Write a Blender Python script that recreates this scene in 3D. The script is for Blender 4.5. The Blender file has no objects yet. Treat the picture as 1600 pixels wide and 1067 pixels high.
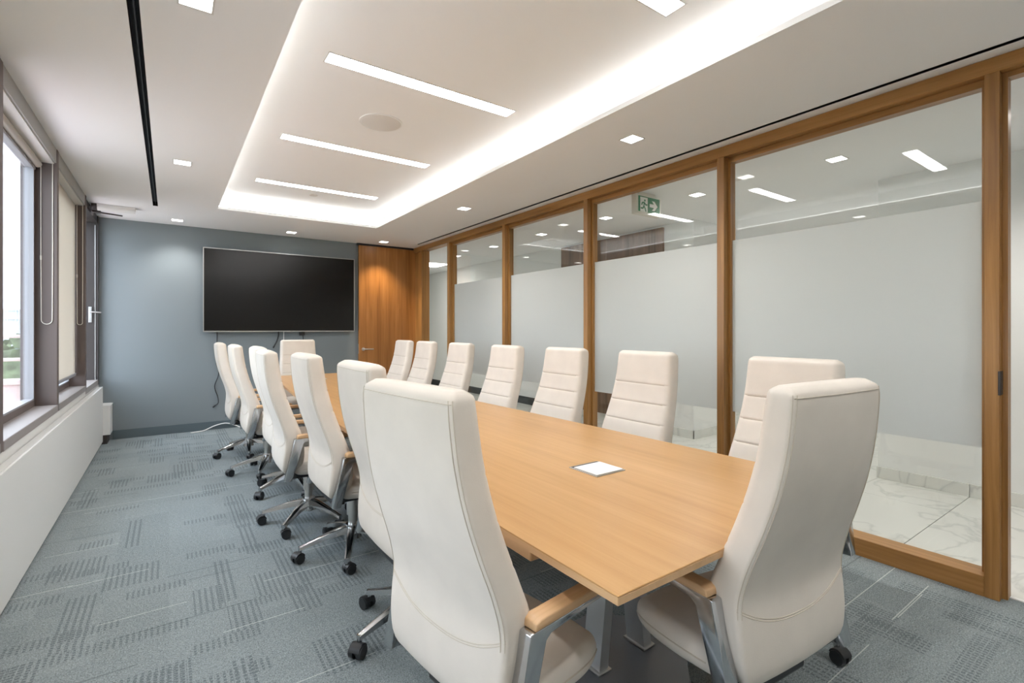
import bpy, bmesh, math, random
from mathutils import Vector, Matrix

random.seed(7)
scene = bpy.context.scene
COL = scene.collection

# ------------------------------------------------------------------ camera
CAM_H = 1.30
cam_d = bpy.data.cameras.new('camera')
cam = bpy.data.objects.new('camera', cam_d)
COL.objects.link(cam)
cam.location = (0, 0, CAM_H)
cam.rotation_euler = (math.radians(90), 0, -math.radians(35.129))
cam_d.sensor_width = 36.0
cam_d.lens = 761.45 / 1600 * 36.0
cam_d.shift_y = -(533.5 - 514.63) / 1600
cam_d.clip_start = 0.05
cam_d.clip_end = 2000
scene.camera = cam

# ------------------------------------------------------------------ sky and exposure
scene.view_settings.view_transform = 'Standard'
scene.view_settings.look = 'None'
scene.view_settings.gamma = 1
scene.view_settings.use_curve_mapping = False
scene.view_settings.exposure = 1.6
scene.cycles.max_bounces = 10
scene.cycles.diffuse_bounces = 5
scene.cycles.glossy_bounces = 5
scene.cycles.transmission_bounces = 8
scene.cycles.transparent_max_bounces = 16
scene.cycles.caustics_reflective = False
scene.cycles.caustics_refractive = False
scene.cycles.sample_clamp_indirect = 6.0

SKY_STRENGTH = 2.8
LINEAR_E = 11.0
COVE_E = 4.8
DOWN_W = 12.0
CORR_W = 15.0

world = bpy.data.worlds.new('overcast_sky')
scene.world = world
world.use_nodes = True
wt = world.node_tree
wt.nodes.clear()
w_out = wt.nodes.new('ShaderNodeOutputWorld')
w_bg = wt.nodes.new('ShaderNodeBackground')
w_bg.inputs['Strength'].default_value = SKY_STRENGTH
w_tc = wt.nodes.new('ShaderNodeTexCoord')
w_map = wt.nodes.new('ShaderNodeMapping')
w_map.inputs['Scale'].default_value = (1, 1, 2.6)
w_noise = wt.nodes.new('ShaderNodeTexNoise')
w_noise.inputs['Scale'].default_value = 2.4
w_noise.inputs['Detail'].default_value = 7
w_ramp = wt.nodes.new('ShaderNodeValToRGB')
w_ramp.color_ramp.elements[0].position = 0.35
w_ramp.color_ramp.elements[0].color = (0.70, 0.82, 1.0, 1)
w_ramp.color_ramp.elements[1].position = 0.68
w_ramp.color_ramp.elements[1].color = (0.96, 0.98, 1.0, 1)
wt.links.new(w_tc.outputs['Generated'], w_map.inputs['Vector'])
wt.links.new(w_map.outputs['Vector'], w_noise.inputs['Vector'])
wt.links.new(w_noise.outputs['Fac'], w_ramp.inputs['Fac'])
wt.links.new(w_ramp.outputs['Color'], w_bg.inputs['Color'])
wt.links.new(w_bg.outputs['Background'], w_out.inputs['Surface'])

# ------------------------------------------------------------------ material helpers
def new_mat(name):
    m = bpy.data.materials.new(name)
    m.use_nodes = True
    t = m.node_tree
    b = t.nodes['Principled BSDF']
    return m, t, b

def plain(name, col, rough=0.5, metal=0.0, bump=0.0, bscale=200, spec=0.5, var=0.0, vscale=6):
    m, t, b = new_mat(name)
    b.inputs['Base Color'].default_value = (*col, 1)
    b.inputs['Roughness'].default_value = rough
    b.inputs['Metallic'].default_value = metal
    b.inputs['Specular IOR Level'].default_value = spec
    tc = t.nodes.new('ShaderNodeTexCoord')
    if var > 0:
        n = t.nodes.new('ShaderNodeTexNoise')
        n.inputs['Scale'].default_value = vscale
        n.inputs['Detail'].default_value = 4
        r = t.nodes.new('ShaderNodeValToRGB')
        r.color_ramp.elements[0].position = 0.3
        r.color_ramp.elements[1].position = 0.7
        r.color_ramp.elements[0].color = (*[c * (1 - var) for c in col], 1)
        r.color_ramp.elements[1].color = (*[min(1, c * (1 + var)) for c in col], 1)
        t.links.new(tc.outputs['Object'], n.inputs['Vector'])
        t.links.new(n.outputs['Fac'], r.inputs['Fac'])
        t.links.new(r.outputs['Color'], b.inputs['Base Color'])
    if bump > 0:
        n2 = t.nodes.new('ShaderNodeTexNoise')
        n2.inputs['Scale'].default_value = bscale
        n2.inputs['Detail'].default_value = 3
        bp = t.nodes.new('ShaderNodeBump')
        bp.inputs['Strength'].default_value = bump
        bp.inputs['Distance'].default_value = 0.002
        t.links.new(tc.outputs['Object'], n2.inputs['Vector'])
        t.links.new(n2.outputs['Fac'], bp.inputs['Height'])
        t.links.new(bp.outputs['Normal'], b.inputs['Normal'])
    return m

def emit(name, col, strength):
    m = bpy.data.materials.new(name)
    m.use_nodes = True
    t = m.node_tree
    t.nodes.clear()
    o = t.nodes.new('ShaderNodeOutputMaterial')
    e = t.nodes.new('ShaderNodeEmission')
    e.inputs['Color'].default_value = (*col, 1)
    e.inputs['Strength'].default_value = strength
    t.links.new(e.outputs[0], o.inputs['Surface'])
    return m

def wood(name, axis, dark, mid, light, rough=0.35, scale=1.0, plank=0.0):
    """veneer with grain running along the given axis"""
    m, t, b = new_mat(name)
    tc = t.nodes.new('ShaderNodeTexCoord')
    mp = t.nodes.new('ShaderNodeMapping')
    s = [34 * scale] * 3
    s['xyz'.index(axis)] = 1.3 * scale
    mp.inputs['Scale'].default_value = s
    n = t.nodes.new('ShaderNodeTexNoise')
    n.inputs['Scale'].default_value = 1.0
    n.inputs['Detail'].default_value = 7
    n.inputs['Roughness'].default_value = 0.62
    n.inputs['Distortion'].default_value = 0.6
    mp2 = t.nodes.new('ShaderNodeMapping')
    s2 = [7 * scale] * 3
    s2['xyz'.index(axis)] = 0.5 * scale
    mp2.inputs['Scale'].default_value = s2
    n2 = t.nodes.new('ShaderNodeTexNoise')
    n2.inputs['Scale'].default_value = 1.0
    n2.inputs['Detail'].default_value = 3
    mx = t.nodes.new('ShaderNodeMix')
    mx.data_type = 'FLOAT'
    mx.inputs[0].default_value = 0.5
    r = t.nodes.new('ShaderNodeValToRGB')
    e = r.color_ramp.elements
    e[0].position = 0.34; e[0].color = (*dark, 1)
    e[1].position = 0.68; e[1].color = (*light, 1)
    k = e.new(0.5); k.color = (*mid, 1)
    t.links.new(tc.outputs['Object'], mp.inputs['Vector'])
    t.links.new(tc.outputs['Object'], mp2.inputs['Vector'])
    t.links.new(mp.outputs[0], n.inputs['Vector'])
    t.links.new(mp2.outputs[0], n2.inputs['Vector'])
    t.links.new(n.outputs['Fac'], mx.inputs[2])
    t.links.new(n2.outputs['Fac'], mx.inputs[3])
    t.links.new(mx.outputs[0], r.inputs['Fac'])
    t.links.new(r.outputs['Color'], b.inputs['Base Color'])
    b.inputs['Roughness'].default_value = rough
    bp = t.nodes.new('ShaderNodeBump')
    bp.inputs['Strength'].default_value = 0.08
    bp.inputs['Distance'].default_value = 0.001
    t.links.new(n.outputs['Fac'], bp.inputs['Height'])
    t.links.new(bp.outputs['Normal'], b.inputs['Normal'])
    return m

def clear_glass(name, tint=(0.97, 0.985, 0.975), ior=1.5):
    m = bpy.data.materials.new(name)
    m.use_nodes = True
    t = m.node_tree
    t.nodes.clear()
    o = t.nodes.new('ShaderNodeOutputMaterial')
    tr = t.nodes.new('ShaderNodeBsdfTransparent')
    tr.inputs['Color'].default_value = (*tint, 1)
    gl = t.nodes.new('ShaderNodeBsdfGlossy')
    gl.inputs['Roughness'].default_value = 0.0
    gl.inputs['Color'].default_value = (1, 1, 1, 1)
    lw = t.nodes.new('ShaderNodeLayerWeight')
    lw.inputs['Blend'].default_value = 0.5
    g = G(t)
    f0 = ((ior - 1) / (ior + 1)) ** 2
    fr = g.m('MULTIPLY_ADD', g.m('POWER', lw.outputs['Facing'], 5.0), 1 - f0, f0)
    mx = t.nodes.new('ShaderNodeMixShader')
    t.links.new(fr, mx.inputs[0])
    t.links.new(tr.outputs[0], mx.inputs[1])
    t.links.new(gl.outputs[0], mx.inputs[2])
    t.links.new(mx.outputs[0], o.inputs['Surface'])
    return m

def diffuser(name, col, trans=0.5):
    """thin sheet that scatters light from both sides"""
    m = bpy.data.materials.new(name)
    m.use_nodes = True
    t = m.node_tree
    t.nodes.clear()
    o = t.nodes.new('ShaderNodeOutputMaterial')
    d = t.nodes.new('ShaderNodeBsdfDiffuse')
    d.inputs['Color'].default_value = (*col, 1)
    tl = t.nodes.new('ShaderNodeBsdfTranslucent')
    tl.inputs['Color'].default_value = (*col, 1)
    mx = t.nodes.new('ShaderNodeMixShader')
    mx.inputs[0].default_value = trans
    t.links.new(d.outputs[0], mx.inputs[1])
    t.links.new(tl.outputs[0], mx.inputs[2])
    t.links.new(mx.outputs[0], o.inputs['Surface'])
    return m

class G:
    """tiny node-graph builder for scalar maths"""
    def __init__(self, t):
        self.t = t
    def m(self, op, a, b=None, c=None):
        n = self.t.nodes.new('ShaderNodeMath')
        n.operation = op
        for i, v in enumerate((a, b, c)):
            if v is None:
                continue
            if isinstance(v, (int, float)):
                n.inputs[i].default_value = v
            else:
                self.t.links.new(v, n.inputs[i])
        return n.outputs[0]
    def rnd(self, a, b, seed):
        cx = self.t.nodes.new('ShaderNodeCombineXYZ')
        self.t.links.new(a, cx.inputs[0])
        self.t.links.new(b, cx.inputs[1])
        cx.inputs[2].default_value = seed
        w = self.t.nodes.new('ShaderNodeTexWhiteNoise')
        w.noise_dimensions = '3D'
        self.t.links.new(cx.outputs[0], w.inputs['Vector'])
        return w.outputs['Value']

def carpet_material():
    m, t, b = new_mat('carpet')
    g = G(t)
    tc = t.nodes.new('ShaderNodeTexCoord')
    sp = t.nodes.new('ShaderNodeSeparateXYZ')
    t.links.new(tc.outputs['Object'], sp.inputs[0])
    x, y = sp.outputs[0], sp.outputs[1]
    def dash(cw, ch, pitch, brk, seed, thr, ox, oy):
        xs = g.m('ADD', x, ox); ys = g.m('ADD', y, oy)
        r = g.rnd(g.m('FLOOR', g.m('DIVIDE', xs, cw)), g.m('FLOOR', g.m('DIVIDE', ys, ch)), seed)
        on = g.m('GREATER_THAN', r, thr)
        st = g.m('LESS_THAN', g.m('FRACT', g.m('DIVIDE', xs, pitch)), 0.42)
        br = g.m('LESS_THAN', g.m('FRACT', g.m('DIVIDE', ys, brk)), 0.72)
        return g.m('MULTIPLY', on, g.m('MULTIPLY', st, br))
    layers = [dash(0.125, 0.25, 0.0245, 0.018, 3.1, 0.86, 0.03, 0.11),
              dash(0.25, 0.0833, 0.021, 0.018, 9.7, 0.88, 0.17, 0.02),
              dash(0.0833, 0.5, 0.028, 0.022, 5.2, 0.93, 0.05, 0.31),
              dash(0.166, 0.125, 0.0205, 0.013, 7.7, 0.93, 0.11, 0.21)]
    dk = layers[0]
    for l in layers[1:]:
        dk = g.m('MAXIMUM', dk, l)
    def line(cw, ch, wid, seed, thr, oy):
        ys = g.m('ADD', y, oy)
        cy = g.m('FLOOR', g.m('DIVIDE', ys, ch))
        xs = g.m('ADD', x, g.m('MULTIPLY', cy, 0.37))
        r = g.rnd(g.m('FLOOR', g.m('DIVIDE', xs, cw)), cy, seed)
        on = g.m('GREATER_THAN', r, thr)
        ln = g.m('LESS_THAN', g.m('FRACT', g.m('DIVIDE', ys, ch)), wid / ch)
        return g.m('MULTIPLY', on, ln)
    wl = g.m('MAXIMUM', line(0.5, 0.1667, 0.0045, 2.2, 0.88, 0.03), line(0.33, 0.125, 0.004, 4.4, 0.95, 0.08))
    dl = g.m('MAXIMUM', line(0.4, 0.25, 0.008, 6.1, 0.90, 0.12), line(0.25, 0.2, 0.006, 8.3, 0.92, 0.17))
    # tone patches, tile by tile, and the pile's speckle
    def noise(s, d):
        n = t.nodes.new('ShaderNodeTexNoise')
        n.inputs['Scale'].default_value = s
        n.inputs['Detail'].default_value = d
        t.links.new(tc.outputs['Object'], n.inputs['Vector'])
        return n.outputs['Fac']
    fine = noise(190, 3); mid = noise(60, 3); big = noise(1.6, 3)
    pr = g.rnd(g.m('FLOOR', g.m('DIVIDE', x, 0.25)), g.m('FLOOR', g.m('DIVIDE', y, 0.25)), 1.3)
    f = g.m('ADD', g.m('MULTIPLY', g.m('MULTIPLY_ADD', g.m('SUBTRACT', fine, 0.5), 1.8, 0.5), 0.55), g.m('ADD', g.m('MULTIPLY', mid, 0.25), g.m('MULTIPLY', pr, 0.05)))
    f = g.m('ADD', f, g.m('MULTIPLY', big, 0.12))
    r = t.nodes.new('ShaderNodeValToRGB')
    e = r.color_ramp.elements
    e[0].position = 0.32; e[0].color = (0.155, 0.182, 0.190, 1)
    e[1].position = 0.72; e[1].color = (0.385, 0.43, 0.442, 1)
    t.links.new(f, r.inputs['Fac'])
    def mixc(prev, fac, col, amt):
        mx = t.nodes.new('ShaderNodeMix')
        mx.data_type = 'RGBA'
        t.links.new(g.m('MULTIPLY', fac, amt), mx.inputs[0])
        t.links.new(prev, mx.inputs[6])
        mx.inputs[7].default_value = (*col, 1)
        return mx.outputs[2]
    brk2 = g.m('MULTIPLY_ADD', mid, 0.8, 0.25)
    c = mixc(r.outputs['Color'], g.m('MULTIPLY', dk, brk2), (0.06, 0.075, 0.085), 0.75)
    c = mixc(c, g.m('MULTIPLY', dl, brk2), (0.07, 0.085, 0.09), 0.6)
    c = mixc(c, wl, (0.68, 0.70, 0.68), 0.6)
    t.links.new(c, b.inputs['Base Color'])
    b.inputs['Roughness'].default_value = 0.95
    b.inputs['Specular IOR Level'].default_value = 0.1
    bp = t.nodes.new('ShaderNodeBump')
    bp.inputs['Strength'].default_value = 0.5
    bp.inputs['Distance'].default_value = 0.004
    t.links.new(g.m('SUBTRACT', fine, g.m('MULTIPLY', dk, 0.5)), bp.inputs['Height'])
    t.links.new(bp.outputs['Normal'], b.inputs['Normal'])
    return m

def marble_material(name, base=(0.74, 0.74, 0.70), vein=(0.45, 0.46, 0.45), rough=0.18):
    m, t, b = new_mat(name)
    tc = t.nodes.new('ShaderNodeTexCoord')
    oi = t.nodes.new('ShaderNodeObjectInfo')
    add = t.nodes.new('ShaderNodeVectorMath'); add.operation = 'ADD'
    sc = t.nodes.new('ShaderNodeVectorMath'); sc.operation = 'SCALE'
    cmb = t.nodes.new('ShaderNodeCombineXYZ')
    for i in range(3):
        t.links.new(oi.outputs['Random'], cmb.inputs[i])
    t.links.new(cmb.outputs[0], sc.inputs[0]); sc.inputs['Scale'].default_value = 23
    t.links.new(tc.outputs['Object'], add.inputs[0]); t.links.new(sc.outputs[0], add.inputs[1])
    n = t.nodes.new('ShaderNodeTexNoise')
    n.inputs['Scale'].default_value = 1.5; n.inputs['Detail'].default_value = 6
    n.inputs['Distortion'].default_value = 1.2
    t.links.new(add.outputs[0], n.inputs['Vector'])
    g = G(t)
    v = g.m('SUBTRACT', 1.0, g.m('MINIMUM', 1.0, g.m('MULTIPLY', g.m('ABSOLUTE', g.m('SUBTRACT', n.outputs['Fac'], 0.5)), 26)))
    v = g.m('MULTIPLY', g.m('POWER', v, 2.0), 0.5)
    mx = t.nodes.new('ShaderNodeMix'); mx.data_type = 'RGBA'
    t.links.new(v, mx.inputs[0])
    mx.inputs[6].default_value = (*base, 1); mx.inputs[7].default_value = (*vein, 1)
    t.links.new(mx.outputs[2], b.inputs['Base Color'])
    b.inputs['Roughness'].default_value = rough
    return m

M = {}
M['carpet'] = carpet_material()
M['marble'] = marble_material('white_marble')
M['grout'] = plain('grout', (0.30, 0.30, 0.28), 0.9)
M['ceiling'] = plain('ceiling_paint', (0.83, 0.835, 0.835), 0.9, bump=0.03, bscale=60)
M['cove'] = plain('cove_paint', (0.86, 0.86, 0.855), 0.9)
M['wall_grey'] = plain('grey_wall_paint', (0.215, 0.245, 0.262), 0.75, bump=0.05, bscale=120)
M['base_grey'] = plain('grey_baseboard', (0.105, 0.135, 0.15), 0.5)
M['wall_white'] = plain('white_wall_paint', (0.72, 0.72, 0.70), 0.85, bump=0.03, bscale=90)
M['corr_wall'] = plain('corridor_wall_paint', (0.82, 0.825, 0.81), 0.85)
M['black'] = plain('black_slot', (0.008, 0.007, 0.007), 0.6)
M['black_plastic'] = plain('black_plastic', (0.018, 0.019, 0.021), 0.42)
M['dark_metal'] = plain('dark_bronze', (0.050, 0.042, 0.040), 0.45, metal=0.2)
M['brown_frame'] = plain('brown_window_frame', (0.125, 0.095, 0.086), 0.5)
M['brown_sill'] = plain('window_sill_metal', (0.30, 0.27, 0.26), 0.45)
M['grey_frame'] = plain('grey_window_gasket', (0.30, 0.30, 0.32), 0.45)
M['valance'] = plain('valance_paint', (0.36, 0.36, 0.345), 0.6)
M['valance_in'] = plain('valance_underside', (0.62, 0.61, 0.58), 0.6)
M['heater'] = plain('convector_enamel', (0.77, 0.765, 0.745), 0.45)
M['grille_dark'] = plain('convector_grille', (0.16, 0.16, 0.16), 0.5)
M['wood_z'] = wood('walnut_vertical', 'z', (0.205, 0.093, 0.024), (0.34, 0.165, 0.047), (0.47, 0.245, 0.082))
M['wood_y'] = wood('walnut_lengthwise', 'y', (0.205, 0.093, 0.024), (0.34, 0.165, 0.047), (0.47, 0.245, 0.082))
M['wood_door'] = wood('walnut_door', 'z', (0.20, 0.078, 0.018), (0.36, 0.155, 0.042), (0.50, 0.24, 0.08), scale=0.6)
M['wood_dark'] = wood('corridor_panel_wood', 'z', (0.10, 0.055, 0.03), (0.19, 0.115, 0.07), (0.28, 0.175, 0.11), rough=0.4)
M['wood_table'] = wood('table_veneer', 'y', (0.45, 0.240, 0.086), (0.525, 0.295, 0.116), (0.595, 0.352, 0.152), rough=0.33)
M['wood_edge'] = wood('table_edge', 'y', (0.56, 0.34, 0.17), (0.63, 0.40, 0.21), (0.70, 0.46, 0.26), rough=0.4)
M['wood_arm'] = wood('arm_pad_wood', 'y', (0.52, 0.31, 0.155), (0.61, 0.385, 0.205), (0.68, 0.45, 0.26), rough=0.38, scale=2)
M['leather'] = plain('cream_leather', (0.725, 0.662, 0.59), 0.50, bump=0.12, bscale=420, var=0.035, vscale=9, spec=0.35)
M['seam'] = plain('leather_seam', (0.60, 0.53, 0.44), 0.7)
M['groove'] = plain('stitched_groove', (0.50, 0.43, 0.355), 0.8)
M['alu'] = plain('polished_aluminium', (0.56, 0.57, 0.58), 0.16, metal=1.0)
M['leg_metal'] = plain('satin_aluminium', (0.66, 0.67, 0.68), 0.32, metal=0.55)
M['steel'] = plain('brushed_steel', (0.62, 0.61, 0.59), 0.28, metal=1.0)
M['base_plate'] = plain('grey_base_plate', (0.24, 0.26, 0.29), 0.4, metal=0.3)
M['tv_frame'] = plain('tv_frame', (0.50, 0.50, 0.50), 0.3, metal=0.9)
M['screen'] = plain('tv_screen', (0.002, 0.002, 0.002), 0.20, spec=0.4)
M['tv_back'] = plain('tv_back', (0.01, 0.01, 0.01), 0.6)
M['white_plastic'] = plain('white_plastic', (0.80, 0.80, 0.79), 0.4)
M['speaker'] = plain('speaker_mesh', (0.70, 0.68, 0.65), 0.7, bump=0.4, bscale=500)
M['light_trim'] = plain('light_trim', (0.66, 0.65, 0.63), 0.5)
M['linear'] = emit('linear_light_lens', (1.0, 0.995, 0.985), LINEAR_E)
M['cove_led'] = emit('cove_led', (1.0, 1.0, 0.99), COVE_E)
M['down'] = emit('downlight_lens', (1.0, 0.97, 0.92), 4.0)
M['corr_light'] = emit('corridor_lens', (1.0, 0.98, 0.93), 4.0)
M['glass'] = clear_glass('partition_glass', (0.975, 0.985, 0.98), 1.48)
M['win_glass'] = clear_glass('window_glass', (0.93, 0.95, 0.96))
M['film'] = diffuser('frosted_film', (0.775, 0.79, 0.78), 0.55)
M['blind'] = diffuser('blind_fabric', (0.74, 0.70, 0.635), 0.36)
M['green'] = plain('sign_green', (0.015, 0.20, 0.085), 0.4)
M['sign_white'] = plain('sign_white', (0.85, 0.88, 0.86), 0.4)
M['sign_body'] = plain('sign_housing', (0.70, 0.69, 0.63), 0.5)
M['cable_white'] = plain('white_cable', (0.82, 0.82, 0.80), 0.5)
M['pink'] = plain('pink_terrace_stone', (0.62, 0.50, 0.47), 0.8, var=0.08)
M['foliage'] = plain('tree_foliage', (0.13, 0.16, 0.09), 0.9, var=0.5, vscale=1.5)
M['bark'] = plain('tree_bark', (0.12, 0.09, 0.065), 0.9)
M['ground'] = plain('city_ground', (0.30, 0.33, 0.27), 0.95, var=0.3, vscale=0.02)
M['bldg'] = plain('far_building', (0.52, 0.54, 0.57), 0.9)
M['bldg_win'] = plain('far_building_window', (0.22, 0.27, 0.33), 0.3)
M['green_glass'] = plain('green_tinted_door', (0.42, 0.50, 0.40), 0.3)
M['cord'] = plain('bead_cord', (0.78, 0.74, 0.66), 0.5)

# ------------------------------------------------------------------ geometry helpers
class MB:
    """collects world-space shapes; build() links them as one mesh object"""
    def __init__(self):
        self.bm = bmesh.new()
    def box(self, x0, x1, y0, y1, z0, z1, bev=0.0, seg=2):
        vs = [self.bm.verts.new(p) for p in ((x0, y0, z0), (x1, y0, z0), (x1, y1, z0), (x0, y1, z0),
                                             (x0, y0, z1), (x1, y0, z1), (x1, y1, z1), (x0, y1, z1))]
        fs = [self.bm.faces.new([vs[i] for i in q]) for q in ((3, 2, 1, 0), (4, 5, 6, 7), (0, 1, 5, 4),
                                                             (1, 2, 6, 5), (2, 3, 7, 6), (3, 0, 4, 7))]
        if bev > 0:
            es = set(e for f in fs for e in f.edges)
            bmesh.ops.bevel(self.bm, geom=list(es), offset=bev, segments=seg, affect='EDGES', profile=0.5)
        return self
    def prism(self, pts, d0, d1, axis='z', bev=0.0, seg=2):
        """polygon pts extruded along axis between d0 and d1"""
        def P(p, d):
            return {'z': (p[0], p[1], d), 'x': (d, p[0], p[1]), 'y': (p[0], d, p[1])}[axis]
        a = [self.bm.verts.new(P(p, d0)) for p in pts]
        b = [self.bm.verts.new(P(p, d1)) for p in pts]
        n = len(pts)
        fs = [self.bm.faces.new(a), self.bm.faces.new(b)]
        for i in range(n):
            fs.append(self.bm.faces.new((a[i], a[(i + 1) % n], b[(i + 1) % n], b[i])))
        if bev > 0:
            es = set(e for f in fs for e in f.edges)
            bmesh.ops.bevel(self.bm, geom=list(es), offset=bev, segments=seg, affect='EDGES', profile=0.5)
        return self
    def cyl(self, p0, p1, r0, r1=None, n=16, cap=True):
        r1 = r0 if r1 is None else r1
        p0 = Vector(p0); p1 = Vector(p1)
        d = (p1 - p0).normalized()
        u = d.orthogonal().normalized(); v = d.cross(u)
        A = []; B = []
        for i in range(n):
            a = 2 * math.pi * i / n
            o = u * math.cos(a) + v * math.sin(a)
            A.append(self.bm.verts.new(p0 + o * r0)); B.append(self.bm.verts.new(p1 + o * r1))
        for i in range(n):
            self.bm.faces.new((A[i], A[(i + 1) % n], B[(i + 1) % n], B[i]))
        if cap:
            self.bm.faces.new(A[::-1]); self.bm.faces.new(B)
        return self
    def tube(self, pts, r, n=8):
        pts = [Vector(p) for p in pts]
        rings = []
        u = None
        for i, p in enumerate(pts):
            d = (pts[min(i + 1, len(pts) - 1)] - pts[max(i - 1, 0)]).normalized()
            if u is None:
                u = d.orthogonal().normalized()
            else:
                u = (u - d * u.dot(d)).normalized()
            v = d.cross(u)
            rings.append([self.bm.verts.new(p + (u * math.cos(2 * math.pi * k / n) + v * math.sin(2 * math.pi * k / n)) * r) for k in range(n)])
        for a, b in zip(rings, rings[1:]):
            for k in range(n):
                self.bm.faces.new((a[k], a[(k + 1) % n], b[(k + 1) % n], b[k]))
        self.bm.faces.new(rings[0][::-1]); self.bm.faces.new(rings[-1])
        return self
    def loft(self, rings, cap=True):
        R = [[self.bm.verts.new(p) for p in r] for r in rings]
        n = len(R[0])
        for a, b in zip(R, R[1:]):
            for k in range(n):
                self.bm.faces.new((a[k], a[(k + 1) % n], b[(k + 1) % n], b[k]))
        if cap:
            self.bm.faces.new(R[0][::-1]); self.bm.faces.new(R[-1])
        return self
    def mesh(self, name, mat, origin=(0, 0, 0), smooth=False, angle=40):
        bm = self.bm
        bmesh.ops.translate(bm, verts=bm.verts, vec=-Vector(origin))
        bmesh.ops.recalc_face_normals(bm, faces=bm.faces)
        if smooth:
            lim = math.radians(angle)
            for f in bm.faces:
                f.smooth = True
            for e in bm.edges:
                if len(e.link_faces) == 2 and e.calc_face_angle(0) > lim:
                    e.smooth = False
        me = bpy.data.meshes.new(name)
        bm.to_mesh(me); bm.free()
        me.materials.append(mat)
        return me
    def build(self, name, mat, parent=None, origin=None, smooth=False, angle=40):
        if origin is None:
            origin = base_of(parent)
        me = self.mesh(name, mat, origin, smooth, angle)
        o = bpy.data.objects.new(name, me)
        COL.objects.link(o)
        if parent is not None:
            o.parent = parent
        else:
            o.location = origin
        return o

def base_of(o):
    p = Vector((0, 0, 0))
    while o is not None:
        p = p + o.location
        o = o.parent
    return p

def tag(o, label=None, cat=None, group=None, kind=None):
    if label: o['label'] = label
    if cat: o['category'] = cat
    if group: o['group'] = group
    if kind: o['kind'] = kind
    return o

def empty(name, loc=(0, 0, 0)):
    o = bpy.data.objects.new(name, None)
    o.empty_display_size = 0.1
    o.location = loc
    COL.objects.link(o)
    return o

def thing(name, label, cat, loc=(0, 0, 0), group=None):
    return tag(empty(name, loc), label, cat, group)

def structure(name, loc=(0, 0, 0), label=None):
    return tag(empty(name, loc), label, None, None, 'structure')

def copy_tree(o, parent=None):
    c = o.copy()
    COL.objects.link(c)
    c.parent = parent
    for ch in list(o.children):
        copy_tree(ch, c)
    return c

def spline(xs, ys, x):
    """monotone-ish cubic through the points"""
    n = len(xs)
    if x <= xs[0]: return ys[0]
    if x >= xs[-1]: return ys[-1]
    for i in range(n - 1):
        if xs[i] <= x <= xs[i + 1]:
            break
    def slope(k):
        if k == 0: return (ys[1] - ys[0]) / (xs[1] - xs[0])
        if k == n - 1: return (ys[-1] - ys[-2]) / (xs[-1] - xs[-2])
        return (ys[k + 1] - ys[k - 1]) / (xs[k + 1] - xs[k - 1])
    h = xs[i + 1] - xs[i]
    t = (x - xs[i]) / h
    m0, m1 = slope(i) * h, slope(i + 1) * h
    return ((2 * t**3 - 3 * t**2 + 1) * ys[i] + (t**3 - 2 * t**2 + t) * m0 + (-2 * t**3 + 3 * t**2) * ys[i + 1] + (t**3 - t**2) * m1)

# ------------------------------------------------------------------ room dimensions
H = 2.61            # main ceiling
HC = 2.80           # raised ceiling in the cove
YB = 7.43           # back wall
Y0 = -1.60          # wall behind the camera
XW = -0.67          # window wall, inner plane
XP = 3.24           # glass partition, room-side face
XPB = 3.37          # partition, corridor-side face
CX0, CX1, CY0, CY1 = 0.432, 2.195, -1.0, 6.17   # cove opening
XC = 5.09           # corridor wall

# ------------------------------------------------------------------ floor
fl = MB().box(-0.85, XPB - 0.03, Y0, YB, -0.10, 0.0).build('floor', M['carpet'])
tag(fl, 'blue grey patterned carpet of the meeting room', kind='structure')

fc = structure('floor_corridor', (XPB, 0, 0), 'white marble tiled floor beyond the glass')
MB().box(XPB - 0.03, 9.2, Y0, 11.4, -0.10, -0.006).build('grout_bed', M['grout'], fc)
tile_me = {}
TW, TH = 1.20, 0.60
ix = 0
x = XPB - 0.03
while x < 9.2:
    x1 = min(x + TW, 9.2)
    y = 1.05 - 5 * TH
    while y < 11.4:
        if not (x > XC + 0.9 and (y > 6.2 or y < 1.0)) :
            w = round(x1 - x, 4)
            if w not in tile_me:
                tile_me[w] = MB().box(0.002, w - 0.002, 0.002, TH - 0.002, -0.008, 0.0, 0.001, 1).mesh('marble_tile', M['marble'])
            o = bpy.data.objects.new('tile', tile_me[w])
            COL.objects.link(o)
            o.parent = fc
            o.location = (x - XPB, y, 0)
        y += TH
    x = x1

# ------------------------------------------------------------------ ceiling with cove and two slots
SLA = (-0.140, -0.098, 6.41)
SLB = (3.120, 3.155, 6.98)
cb = MB()
zt = H + 0.03
cb.box(-0.85, SLA[0], Y0, YB, H, zt)
cb.box(SLA[0], SLA[1], SLA[2], YB, H, zt)
cb.box(SLA[1], CX0, Y0, YB, H, zt)
cb.box(CX0, CX1, Y0, CY0, H, zt)
cb.box(CX0, CX1, CY1, YB, H, zt)
cb.box(CX1, SLB[0], Y0, YB, H, zt)
cb.box(SLB[0], SLB[1], SLB[2], YB, H, zt)
cb.box(SLB[1], XPB, Y0, YB, H, zt)
ceil = structure('ceiling', (0, 0, H), 'white ceiling with a raised lit cove')
cb.build('soffit', M['ceiling'], ceil)
EX = 0.17
MB().box(CX0 - EX - .1, CX1 + EX + .1, CY0 - EX - .1, CY1 + EX + .1, HC, HC + 0.05).build('raised_ceiling', M['cove'], ceil)
up = MB()
up.box(CX0 - EX - 0.05, CX0 - EX, CY0 - EX, CY1 + EX, zt, HC)
up.box(CX1 + EX, CX1 + EX + 0.05, CY0 - EX, CY1 + EX, zt, HC)
up.box(CX0 - EX - .05, CX1 + EX + .05, CY0 - EX - 0.05, CY0 - EX, zt, HC)
up.box(CX0 - EX - .05, CX1 + EX + .05, CY1 + EX, CY1 + EX + 0.05, zt, HC)
up.build('cove_upstand', M['cove'], ceil)
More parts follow.
